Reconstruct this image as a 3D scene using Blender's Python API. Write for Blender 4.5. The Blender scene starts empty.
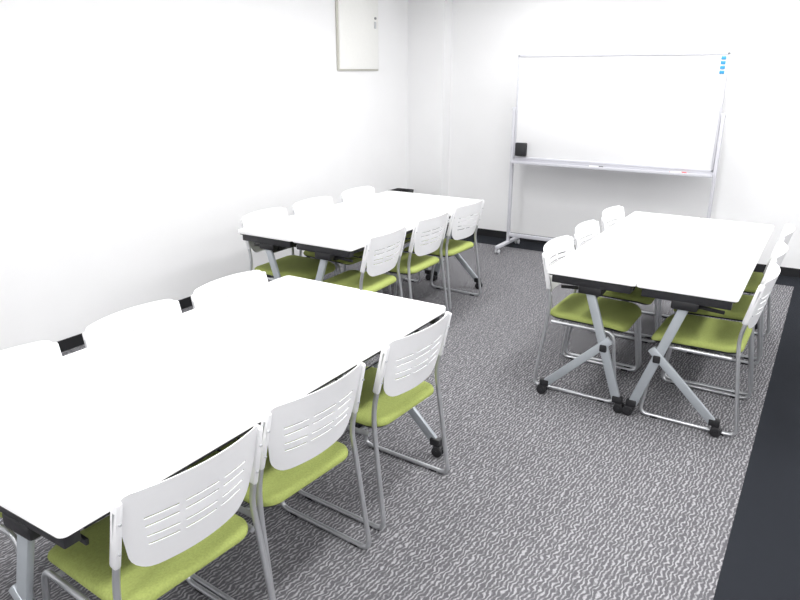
import bpy, bmesh, math
from mathutils import Vector, Matrix
scene = bpy.context.scene
scene.view_settings.view_transform = 'Standard'
scene.view_settings.look = 'None'
scene.view_settings.exposure = 0.0

# ------------------------------------------------------------ materials
def mat(name, col, rough=0.5, metal=0.0, spec=0.5, emit=None, estr=0.0, noise=0.0, nscale=40, bump=0.0, bscale=200):
    m = bpy.data.materials.new(name); m.use_nodes = True
    nt = m.node_tree; b = nt.nodes['Principled BSDF']
    b.inputs['Base Color'].default_value = (*col, 1)
    b.inputs['Roughness'].default_value = rough
    b.inputs['Metallic'].default_value = metal
    b.inputs['Specular IOR Level'].default_value = spec
    if emit:
        b.inputs['Emission Color'].default_value = (*emit, 1)
        b.inputs['Emission Strength'].default_value = estr
    tc = nt.nodes.new('ShaderNodeTexCoord')
    if noise > 0:
        n = nt.nodes.new('ShaderNodeTexNoise'); n.inputs['Scale'].default_value = nscale
        n.inputs['Detail'].default_value = 4
        r = nt.nodes.new('ShaderNodeValToRGB')
        r.color_ramp.elements[0].position = .3; r.color_ramp.elements[1].position = .7
        r.color_ramp.elements[0].color = (*[c*(1-noise) for c in col], 1)
        r.color_ramp.elements[1].color = (*[min(1, c*(1+noise)) for c in col], 1)
        nt.links.new(tc.outputs['Object'], n.inputs['Vector'])
        nt.links.new(n.outputs['Fac'], r.inputs['Fac'])
        nt.links.new(r.outputs['Color'], b.inputs['Base Color'])
    if bump > 0:
        n2 = nt.nodes.new('ShaderNodeTexNoise'); n2.inputs['Scale'].default_value = bscale
        bp = nt.nodes.new('ShaderNodeBump'); bp.inputs['Strength'].default_value = bump
        bp.inputs['Distance'].default_value = 0.002
        nt.links.new(tc.outputs['Object'], n2.inputs['Vector'])
        nt.links.new(n2.outputs['Fac'], bp.inputs['Height'])
        nt.links.new(bp.outputs['Normal'], b.inputs['Normal'])
    return m

M_wall = mat('wall_paper', (.85, .85, .857), .9, spec=.15, noise=.010, nscale=3, bump=.15, bscale=350)
M_ceil = mat('ceiling_board', (.88, .88, .88), .95, spec=.1, bump=.2, bscale=120)
M_base = mat('baseboard_vinyl', (.010, .010, .012), .5)
M_top = mat('table_laminate', (.94, .94, .94), .32, spec=.4, noise=.005, nscale=6)
M_black = mat('black_plastic', (.012, .012, .014), .45, noise=.1)
M_blackm = mat('black_painted_steel', (.018, .018, .021), .4, noise=.1)
M_silver = mat('silver_painted_steel', (.42, .45, .48), .4, metal=.35, noise=.02)
M_chrome = mat('satin_steel_tube', (.56, .57, .59), .32, metal=.75, noise=.02)
M_white = mat('white_polypropylene', (.81, .81, .825), .42, noise=.006, nscale=20)
M_wgrey = mat('light_grey_plastic', (.50, .51, .53), .45, noise=.02)
M_green = mat('green_seat_fabric', (.315, .365, .110), .9, spec=.15, noise=.10, nscale=160, bump=.6, bscale=500)
M_board = mat('whiteboard_enamel', (.77, .77, .78), .25, spec=.4, noise=.004, nscale=3)
M_wframe = mat('white_aluminium', (.52, .52, .56), .35, noise=.01)
M_blue = mat('blue_magnet', (.03, .27, .55), .4, noise=.03)
M_red = mat('red_marker', (.65, .03, .03), .4, noise=.03)
M_panel = mat('panel_paint', (.84, .84, .815), .5, noise=.01)
M_panele = mat('panel_edge_paint', (.56, .545, .49), .5, noise=.01)
M_steel = mat('lock_steel', (.4, .4, .4), .3, metal=1, noise=.02)
M_lamp = mat('lamp_diffuser', (.9, .9, .9), .5, emit=(1, 1, 1), estr=4.0, noise=.005)
M_dark = mat('dark_carpet', (.020, .022, .027), .95, spec=.08, noise=.35, nscale=400, bump=.6, bscale=600)

def carpet():
    m = bpy.data.materials.new('grey_pattern_carpet'); m.use_nodes = True
    nt = m.node_tree; b = nt.nodes['Principled BSDF']; L = nt.links
    b.inputs['Roughness'].default_value = .95; b.inputs['Specular IOR Level'].default_value = .08
    tc = nt.nodes.new('ShaderNodeTexCoord')
    mp = nt.nodes.new('ShaderNodeMapping'); mp.inputs['Rotation'].default_value = (0, 0, math.radians(4))
    L.new(tc.outputs['Object'], mp.inputs['Vector'])
    nz = nt.nodes.new('ShaderNodeTexNoise'); nz.inputs['Scale'].default_value = 34; nz.inputs['Detail'].default_value = 1
    L.new(mp.outputs['Vector'], nz.inputs['Vector'])
    sub = nt.nodes.new('ShaderNodeVectorMath'); sub.operation = 'SUBTRACT'; sub.inputs[1].default_value = (.5, .5, .5)
    L.new(nz.outputs['Color'], sub.inputs[0])
    sc = nt.nodes.new('ShaderNodeVectorMath'); sc.operation = 'SCALE'; sc.inputs['Scale'].default_value = .032
    L.new(sub.outputs[0], sc.inputs[0])
    ad = nt.nodes.new('ShaderNodeVectorMath'); ad.operation = 'ADD'
    L.new(mp.outputs['Vector'], ad.inputs[0]); L.new(sc.outputs[0], ad.inputs[1])
    wv = nt.nodes.new('ShaderNodeTexWave'); wv.wave_type = 'BANDS'; wv.bands_direction = 'X'
    wv.inputs['Scale'].default_value = 20; wv.inputs['Distortion'].default_value = .4
    wv.inputs['Detail'].default_value = 1; wv.inputs['Detail Scale'].default_value = 2
    L.new(ad.outputs[0], wv.inputs['Vector'])
    r = nt.nodes.new('ShaderNodeValToRGB'); e = r.color_ramp.elements
    e[0].position = .42; e[0].color = (0, 0, 0, 1); e[1].position = .92; e[1].color = (1, 1, 1, 1)
    L.new(wv.outputs['Fac'], r.inputs['Fac'])
    n2 = nt.nodes.new('ShaderNodeTexNoise'); n2.inputs['Scale'].default_value = 40; n2.inputs['Detail'].default_value = 2
    L.new(mp.outputs['Vector'], n2.inputs['Vector'])
    r2 = nt.nodes.new('ShaderNodeValToRGB'); e = r2.color_ramp.elements
    e[0].position = .36; e[0].color = (.25, .25, .25, 1); e[1].position = .56; e[1].color = (1, 1, 1, 1)
    L.new(n2.outputs['Fac'], r2.inputs['Fac'])
    mul = nt.nodes.new('ShaderNodeMath'); mul.operation = 'MULTIPLY'
    L.new(r.outputs['Color'], mul.inputs[0]); L.new(r2.outputs['Color'], mul.inputs[1])
    mx = nt.nodes.new('ShaderNodeMix'); mx.data_type = 'RGBA'
    mx.inputs[6].default_value = (.128, .126, .136, 1); mx.inputs[7].default_value = (.40, .395, .41, 1)
    L.new(mul.outputs[0], mx.inputs[0])
    n3 = nt.nodes.new('ShaderNodeTexNoise'); n3.inputs['Scale'].default_value = 300
    L.new(mp.outputs['Vector'], n3.inputs['Vector'])
    r3 = nt.nodes.new('ShaderNodeValToRGB'); e = r3.color_ramp.elements
    e[0].position = .3; e[0].color = (.66, .66, .66, 1); e[1].position = .7; e[1].color = (1.0, 1.0, 1.0, 1)
    L.new(n3.outputs['Fac'], r3.inputs['Fac'])
    m2 = nt.nodes.new('ShaderNodeMix'); m2.data_type = 'RGBA'; m2.blend_type = 'MULTIPLY'; m2.inputs[0].default_value = 1
    L.new(mx.outputs[2], m2.inputs[6]); L.new(r3.outputs['Color'], m2.inputs[7])
    L.new(m2.outputs[2], b.inputs['Base Color'])
    bp = nt.nodes.new('ShaderNodeBump'); bp.inputs['Strength'].default_value = .2; bp.inputs['Distance'].default_value = .002
    L.new(mul.outputs[0], bp.inputs['Height']); L.new(bp.outputs['Normal'], b.inputs['Normal'])
    return m
M_carpet = carpet()

# ------------------------------------------------------------ mesh builder
class B:
    def __init__(s):
        s.bm = bmesh.new(); s.mats = []
    def mi(s, m):
        if m not in s.mats: s.mats.append(m)
        return s.mats.index(m)
    def _merge(s, tmp, m, smooth):
        i = s.mi(m)
        for f in tmp.faces:
            f.material_index = i; f.smooth = smooth
        me = bpy.data.meshes.new('tmp'); tmp.to_mesh(me); tmp.free()
        s.bm.from_mesh(me); bpy.data.meshes.remove(me)
    def box(s, lo, hi, m, bev=0.0, M=None):
        t = bmesh.new(); bmesh.ops.create_cube(t, size=1)
        c = [(a+b)/2 for a, b in zip(lo, hi)]; d = [abs(b-a) for a, b in zip(lo, hi)]
        for v in t.verts: v.co = Vector((c[k]+v.co[k]*d[k] for k in range(3)))
        if bev > 0: bmesh.ops.bevel(t, geom=t.edges[:], offset=bev, segments=2, profile=.5, affect='EDGES')
        if M: t.transform(M)
        s._merge(t, m, False)
    def plank(s, p, q, w, th, m, thdir=Vector((0, 1, 0)), bev=.003):
        p = Vector(p); q = Vector(q); z = (q-p).normalized(); y = thdir.normalized(); x = y.cross(z).normalized()
        y = z.cross(x).normalized()
        L = (q-p).length
        M = Matrix((x, y, z)).transposed().to_4x4(); M.translation = p
        s.box((-w/2, -th/2, 0), (w/2, th/2, L), m, bev, M)
    def cyl(s, p, q, r, m, seg=20, bev=0.0):
        p = Vector(p); q = Vector(q); t = bmesh.new()
        L = (q-p).length
        bmesh.ops.create_cone(t, cap_ends=True, segments=seg, radius1=r, radius2=r, depth=L)
        if bev > 0:
            ed = [e for e in t.edges if abs(e.verts[0].co.z-e.verts[1].co.z) < 1e-6]
            bmesh.ops.bevel(t, geom=ed, offset=bev, segments=2, profile=.5, affect='EDGES')
        M = (q-p).to_track_quat('Z', 'Y').to_matrix().to_4x4(); M.translation = (p+q)/2
        t.transform(M); s._merge(t, m, True)
    def tube(s, pts, r, m, seg=10):
        pts = [Vector(p) for p in pts]; t = bmesh.new(); rings = []
        n = len(pts); up = None
        for i, p in enumerate(pts):
            d = (pts[min(i+1, n-1)]-pts[max(i-1, 0)]).normalized()
            if up is None:
                up = Vector((1, 0, 0)) if abs(d.x) < .9 else Vector((0, 0, 1))
            up = (up-d*up.dot(d)).normalized(); sd = d.cross(up)
            rings.append([t.verts.new(p+(up*math.cos(a)+sd*math.sin(a))*r) for a in [2*math.pi*k/seg for k in range(seg)]])
        for a, b in zip(rings, rings[1:]):
            for k in range(seg):
                t.faces.new((a[k], a[(k+1) % seg], b[(k+1) % seg], b[k]))
        t.faces.new(rings[0]); t.faces.new(rings[-1])
        bmesh.ops.recalc_face_normals(t, faces=t.faces[:])
        s._merge(t, m, True)
    def done(s, name):
        me = bpy.data.meshes.new(name); s.bm.to_mesh(me); s.bm.free()
        for m in s.mats: me.materials.append(m)
        try: me.set_sharp_from_angle(angle=math.radians(38))
        except Exception as ex: print('sharp', ex)
        return me

def fillet(pts, r, n=6):
    pts = [Vector(p) for p in pts]; out = [pts[0]]
    for a, b, c in zip(pts, pts[1:], pts[2:]):
        u = (a-b); v = (c-b); k = min(r, u.length*.45, v.length*.45)
        p = b+u.normalized()*k; q = b+v.normalized()*k
        for i in range(n+1):
            t = i/n; out.append(p*(1-t)**2+b*2*t*(1-t)+q*t*t)
    out.append(pts[-1]); return out

def rrect(a, b, r, n=8):
    P = []
    for cx, cy, a0 in ((a-r, b-r, 0), (-a+r, b-r, 90), (-a+r, -b+r, 180), (a-r, -b+r, 270)):
        for i in range(n+1):
            t = math.radians(a0+90*i/n); P.append((cx+r*math.cos(t), cy+r*math.sin(t)))
    return P

def obj(name, me, loc=(0, 0, 0), rz=0):
    o = bpy.data.objects.new(name, me); scene.collection.objects.link(o)
    o.location = loc; o.rotation_euler = (0, 0, rz); return o

def simple_box(name, lo, hi, m, bev=0):
    b = B(); c = [(x+y)/2 for x, y in zip(lo, hi)]
    b.box([x-k for x, k in zip(lo, c)], [x-k for x, k in zip(hi, c)], m, bev)
    return obj(name, b.done(name), c)

# ------------------------------------------------------------ room
XL, XR, YB, YF, HC = -3.93, 1.8, 6.60, -1.6, 2.6
XD, YD = -.09, 6.27
b = B()
b.box((XL, YF, -.1), (XD, YD, 0), M_carpet)
b.box((XD, YF, -.1), (XR, YB, 0), M_dark)
b.box((XL, YD, -.1), (XD, YB, 0), M_dark)
obj('floor', b.done('floor'))
simple_box('ceiling', (XL-.1, YF-.1, HC), (XR+.1, YB+.1, HC+.1), M_ceil)
simple_box('wall_left', (XL-.1, YF-.1, -.1), (XL, YB+.1, HC), M_wall)
simple_box('wall_back', (XL, YB, -.1), (XR, YB+.1, HC), M_wall)
simple_box('wall_right', (XR, YF-.1, -.1), (XR+.1, YB+.1, HC), M_wall)
simple_box('wall_front', (XL, YF-.1, -.1), (XR, YF, HC), M_wall)
PX, PY = -3.50, 6.44
simple_box('wall_column', (XL, PY, 0), (PX, YB, HC), M_wall)
bh = .075
simple_box('baseboard_left', (XL, YF, 0), (XL+.008, PY, bh), M_base)
simple_box('baseboard_back', (PX+.008, YB-.008, 0), (XR, YB, bh), M_base)
simple_box('baseboard_right', (XR-.008, YF, 0), (XR, YB-.008, bh), M_base)
simple_box('baseboard_front', (XL+.008, YF, 0), (XR-.008, YF+.008, bh), M_base)
b = B()
b.box((XL+.008, PY-.008, 0), (PX+.008, PY, bh), M_base)
b.box((PX, PY, 0), (PX+.008, YB, bh), M_base)
obj('baseboard_column', b.done('baseboard_column'))

# electrical cabinet on left wall
b = B()
y0, y1, z0, z1 = -.325, .325, -.405, .405
b.box((0, y0, z0), (.02, y1, z1), M_panele, .003)
b.box((.015, y0+.014, z0+.014), (.032, y1-.014, z1-.014), M_panel, .004)
b.cyl((.03, y1-.07, .065), (.042, y1-.07, .065), .012, M_steel)
b.box((.03, y1-.085, -.025), (.036, y1-.055, .035), M_wgrey, .002)
obj('electrical_panel', b.done('electrical_panel'), (XL+.001, 5.535, 2.095))

# ------------------------------------------------------------ chair
def make_chair():
    b = B()
    sx = .216
    for s in (-1, 1):
        up = [(s*(sx-.002), -.238, .74), (s*sx, -.185, .50), (s*(sx+.008), -.195, .40), (s*(sx+.020), -.245, .011),
              (s*(sx+.020), .215, .011), (s*(sx+.010), .165, .395), (s*(sx+.008), -.17, .395)]
        b.tube(fillet(up, .045, 7), .0095, M_chrome, 12)
        b.plank((s*(sx), -.197, .570), (s*(sx-.004), -.242, .768), .020, .028, M_white, Vector((0, 1, .22)), .008)
        for z, y in ((.62, -.209), (.71, -.230)):
            b.cyl((s*(sx-.002), y-.0165, z-.003), (s*(sx-.002), y, z), .004, M_wgrey, 10)
        for y in (-.17, .14):
            b.box((s*(sx+.020)-.009, y-.02, .0), (s*(sx+.020)+.009, y+.02, .016), M_black, .003)
    for y in (.11, -.12):
        b.tube([(-sx-.008, y, .395), (sx+.008, y, .395)], .008, M_chrome, 10)
    def slab(prof, cx, cy, a, bb, r, m, dish):
        t = bmesh.new(); rings = []
        for ins, z in prof:
            ring = []
            rr = max(r-ins*.6, .012) if ins < .1 else .02
            for x, y in rrect(a-ins, bb-ins, min(rr, a-ins-.001, bb-ins-.001)):
                dz = dish*(-.010*(1-(x/a)**2)) - .022*max(0, (y-bb*.45)/(bb*.55))**2 + .006*max(0, (-y-bb*.5)/(bb*.5))
                ring.append(t.verts.new((cx+x, cy+y, z+dz)))
            rings.append(ring)
        n = len(rings[0])
        for p, q in zip(rings, rings[1:]):
            for k in range(n): t.faces.new((p[k], p[(k+1) % n], q[(k+1) % n], q[k]))
        t.faces.new(rings[0]); t.faces.new(rings[-1])
        bmesh.ops.recalc_face_normals(t, faces=t.faces[:])
        b._merge(t, m, True)
    slab([(.03, .404), (.012, .404), (.006, .410), (.006, .418)], 0, .005, .212, .212, .06, M_black, 0)
    slab([(.010, .414), (.001, .417), (0, .424), (.003, .433), (.012, .441), (.03, .445), (.06, .447), (.1, .448), (.14, .448), (.185, .448)],
         0, .005, .212, .212, .065, M_green, 1)
    t = bmesh.new()
    Zb, Zt = .530, .780
    H = Zt-Zb
    rows = [0, .003, .008, .014, .025, .040, .055]
    slots = [.076, .103, .130, .157]
    sh = .0050
    zz = sorted(set(rows+[H-r for r in rows]+[q for s_ in slots for q in (s_, s_+sh)]))
    nu = 48
    us = [-1+2*i/nu for i in range(nu+1)]
    grid = []
    for z in zz:
        W = .178+(.213-.178)*min(1, z/(H*.75))
        rcb = .06 if z < H/2 else .026
        d = min(z, H-z)
        w = W if d >= rcb else W-rcb+math.sqrt(max(0, rcb**2-(rcb-d)**2))
        row = []
        for u in us:
            x = u*w
            y = -.192-.058*(z/H)-.040*(1-(x/.207)**2)
            zc = Zb+z+(.003*(1-(x/.207)**2) if z > H*.5 else -.006*(1-(x/.207)**2))
            row.append(t.verts.new((x, y, zc)))
        grid.append(row)
    def slotcell(i, j):
        ks = [k for k, s_ in enumerate(slots) if abs(zz[i]-s_) < 1e-6]
        if not ks: return False
        u = (us[j]+us[j+1])/2
        for c, hw in ((-.54, .20), (0, .25), (.54, .20)):
            if abs(u-c) < hw: return True
        return False
    for i in range(len(zz)-1):
        for j in range(nu):
            if slotcell(i, j): continue
            t.faces.new((grid[i][j], grid[i][j+1], grid[i+1][j+1], grid[i+1][j]))
    bmesh.ops.recalc_face_normals(t, faces=t.faces[:])
    bmesh.ops.solidify(t, geom=t.faces[:], thickness=.0025)
    bmesh.ops.recalc_face_normals(t, faces=t.faces[:])
    b._merge(t, M_white, True)
    return b.done('stacking_chair')
chair_me = make_chair()

# ------------------------------------------------------------ table (flip-top unit, outer side = +x)
def make_table():
    b = B()
    W, Ln, H = .45, 1.8, .72
    t = bmesh.new(); rings = []
    for ins, z in ((.003, H-.026), (0, H-.023), (0, H-.004), (.0015, H-.001), (.004, H)):
        rings.append([t.verts.new((x, y, z)) for x, y in rrect(W/2-ins, Ln/2-ins, .018, 5)])
    n = len(rings[0])
    for p, q in zip(rings, rings[1:]):
        for k in range(n): t.faces.new((p[k], p[(k+1) % n], q[(k+1) % n], q[k]))
    t.faces.new(rings[0]); t.faces.new(rings[-1])
    bmesh.ops.recalc_face_normals(t, faces=t.faces[:])
    b._merge(t, M_top, False)
    b.box((-W/2+.012, -Ln/2+.012, H-.034), (W/2-.012, Ln/2-.012, H-.0255), M_black, .002)
    for x in (-.17, .17):
        b.box((x-.015, -.82, .658), (x+.015, .82, .688), M_blackm, .003)
    b.box((-.03, -.82, .625), (.03, .82, .655), M_blackm, .004)
    for s in (-1, 1):
        y = s*.86
        b.box((-.20, y-.022, .648), (.20, y+.022, .688), M_blackm, .004)
        b.box((-.06, y-.026, .61), (.06, y+.022, .655), M_black, .010)
        b.box((-.045, y-s*.10-.045, .59), (.045, y-s*.10+.045, .66), M_black, .010)
        b.plank((.03, y-s*.05, .62), (.17, y-s*.05, .61), .018, .010, M_black)
        b.plank((.012, y, .655), (-.186, y, .062), .046, .022, M_silver, bev=.005)
        b.plank((-.125, y+s*.004, .385), (.200, y+s*.004, .066), .042, .020, M_silver, bev=.005)
        b.box((-.112, y-.019, .315), (-.074, y+.019, .357), M_black, .008)
        for x in (-.190, .205):
            b.plank((x, y, .052), (x, y, .088), .052, .034, M_black, bev=.006)
            b.cyl((x, y, .036), (x, y, .056), .008, M_steel, 12)
            cx = x+.012*(1 if x > 0 else -1)
            for k in (-1, 1):
                b.cyl((cx, y+k*.006, .026), (cx, y+k*.022, .026), .026, M_black, 22, .004)
                b.cyl((cx, y+k*.0215, .026), (cx, y+k*.0235, .026), .008, M_blackm, 14)
            b.box((cx-.022, y-.020, .030), (cx+.022, y+.020, .054), M_black, .009)
    b.tube([(-.02, -.86, .60), (-.02, .86, .60)], .016, M_blackm, 12)
    for x in (-.12, -.07, .07, .12):
        b.tube([(x, -.62, .575), (x, .62, .575)], .003, M_blackm, 6)
    for y in (-.6, -.3, 0, .3, .6):
        b.tube(fillet([(-.17, y, .66), (-.15, y, .572), (.15, y, .572), (.17, y, .66)], .03, 4), .004, M_blackm, 6)
    return b.done('flip_top_table')
table_me = make_table()

groups = [(-2.205, .672), (-3.165, 3.09), (-1.150, 3.265)]
for xm, ym in groups:
    obj('flip_top_table', table_me, (xm+.2245, ym+.9, 0), math.pi)
    obj('flip_top_table', table_me, (xm+.6755, ym+.9, 0), 0)

CH = [
    (-1.205, .998, 'R', -4), (-1.210, 1.495, 'R', -4), (-1.200, 2.085, 'R', -3),
    (-2.245, 1.045, 'L', 0), (-2.245, 1.595, 'L', 1), (-2.245, 2.11, 'L', -1),
    (-2.165, 3.33, 'R', 2), (-2.165, 3.89, 'R', 0), (-2.165, 4.43, 'R', -2),
    (-3.215, 3.40, 'L', 2), (-3.215, 3.91, 'L', 0), (-3.215, 4.49, 'L', 1),
    (-1.225, 3.61, 'L', 0), (-1.225, 4.13, 'L', 1), (-1.225, 4.70, 'L', -1),
    (-.158, 3.57, 'R', -1), (-.158, 4.09, 'R', 1), (-.158, 4.66, 'R', 0)]
for x, y, sd, a in CH:
    if sd == 'R': obj('stacking_chair', chair_me, (x-.25, y, 0), math.radians(90+a))
    else: obj('stacking_chair', chair_me, (x+.25, y, 0), math.radians(-90+a))

# ------------------------------------------------------------ whiteboard on stand
b = B()
wx0, wx1, wy = -2.57, -.835, 6.2
zb, zt = .91, 1.81
b.box((wx0, wy-.010, zb), (wx1, wy+.012, zt), M_board, .001)
fr = .018
b.box((wx0-fr, wy-.018, zt-.004), (wx1+fr, wy+.018, zt+fr), M_wframe, .004)
b.box((wx0-fr, wy-.018, zb-fr), (wx1+fr, wy+.018, zb+.004), M_wframe, .004)
for x in (wx0-fr/2, wx1+fr/2):
    b.box((x-fr/2, wy-.018, zb-fr), (x+fr/2, wy+.018, zt+fr), M_wframe, .004)
for s, x in ((-1, wx0-fr-.016), (1, wx1+fr+.016)):
    b.box((x-.014, wy-.018, .06), (x+.014, wy+.018, 1.36), M_wframe, .004)
    b.cyl((x-.03*s, wy, 1.35), (x+.018*s, wy, 1.35), .016, M_wframe)
    b.box((x-.02, wy-.27, .055), (x+.02, wy+.27, .085), M_wframe, .008)
    for y in (wy-.245, wy+.245):
        b.cyl((x, y, .04), (x, y, .06), .008, M_steel, 12)
        for k in (-1, 1):
            b.cyl((x+k*.006, y, .025), (x+k*.02, y, .025), .025, M_wgrey, 20, .004)
b.box((wx0-.03, wy-.014, .13), (wx1+.03, wy+.014, .165), M_wframe, .004)
b.box((wx0-.02, wy-.085, zb-.055), (wx1+.02, wy-.010, zb-.045), M_wframe, .003)
b.box((wx0-.02, wy-.088, zb-.055), (wx1+.02, wy-.080, zb-.030), M_wframe, .003)
b.box((wx0-.02, wy-.014, zb-.055), (wx1+.02, wy-.006, zb-.01), M_wframe, .003)
obj('mobile_whiteboard', b.done('mobile_whiteboard'))
b = B()
b.box((-.055, -.018, -.062), (.055, .018, .062), M_black, .008)
b.box((-.050, .012, -.057), (.050, .024, .057), M_wgrey, .004)
obj('whiteboard_eraser', b.done('whiteboard_eraser'), (wx0+.065, wy-.036, zb+.075))
def marker(x, m):
    bb = B()
    bb.cyl((-.06, 0, 0), (.03, 0, 0), .008, M_white, 14, .002)
    bb.cyl((.03, 0, 0), (.07, 0, 0), .0085, m, 14, .002)
    bb.cyl((-.066, 0, 0), (-.06, 0, 0), .006, m, 14)
    obj('whiteboard_marker', bb.done('whiteboard_marker'), (x, wy-.045, zb-.036))
marker(wx1-.25, M_red); marker(wx1-.95, M_black)
for i in range(4):
    bb = B()
    bb.box((-.018, -.010, -.012), (.018, 0, .012), M_blue, .003)
    obj('whiteboard_magnet', bb.done('whiteboard_magnet'), (wx1-.022, wy-.010, zt-.025-.036*i))

# waste bin in the corner
b = B()
t = bmesh.new(); rings = []
for a, z in ((.085, 0), (.10, .46), (.105, .50), (.098, .50), (.092, .45), (.078, .012)):
    rings.append([t.verts.new((x, y, z)) for x, y in rrect(a, a*1.1, .03, 5)])
n = len(rings[0])
for p, q in zip(rings, rings[1:]):
    for k in range(n): t.faces.new((p[k], p[(k+1) % n], q[(k+1) % n], q[k]))
t.faces.new(rings[0]); t.faces.new(rings[-1])
bmesh.ops.recalc_face_normals(t, faces=t.faces[:])
b._merge(t, M_black, False)
obj('waste_bin', b.done('waste_bin'), (-3.79, 6.08, 0))

# ------------------------------------------------------------ ceiling lights
fb = B()
fb.box((-.17, -.64, -.03), (.17, .64, 0), M_white, .005)
fb.box((-.14, -.61, -.034), (.14, .61, -.028), M_lamp)
fme = fb.done('ceiling_light')
for x in (-2.3, -.7, 1.0):
    for y in (-.4, 1.6, 3.6, 5.3):
        obj('ceiling_light', fme, (x, y, HC))
        l = bpy.data.lights.new('ceiling_light_lamp', 'AREA'); l.shape = 'RECTANGLE'
        l.size = .28; l.size_y = 1.22; l.energy = 22.5 if x > -2 else 20; l.color = (1, .998, .992)
        lo = bpy.data.objects.new('ceiling_light_lamp', l); lo.location = (x, y, HC-.045)
        scene.collection.objects.link(lo)

w = bpy.data.worlds.new('world'); scene.world = w; w.use_nodes = True
w.node_tree.nodes['Background'].inputs[0].default_value = (.9, .93, 1, 1)
w.node_tree.nodes['Background'].inputs[1].default_value = .3

# ------------------------------------------------------------ camera
cd = bpy.data.cameras.new('camera'); cd.sensor_width = 36; cd.lens = 36*682/800; cd.clip_start = .05
co = bpy.data.objects.new('camera', cd); scene.collection.objects.link(co)
co.location = (0, 0, 1.68)
co.rotation_euler = (math.radians(90-18.5), 0, math.radians(32))
scene.camera = co
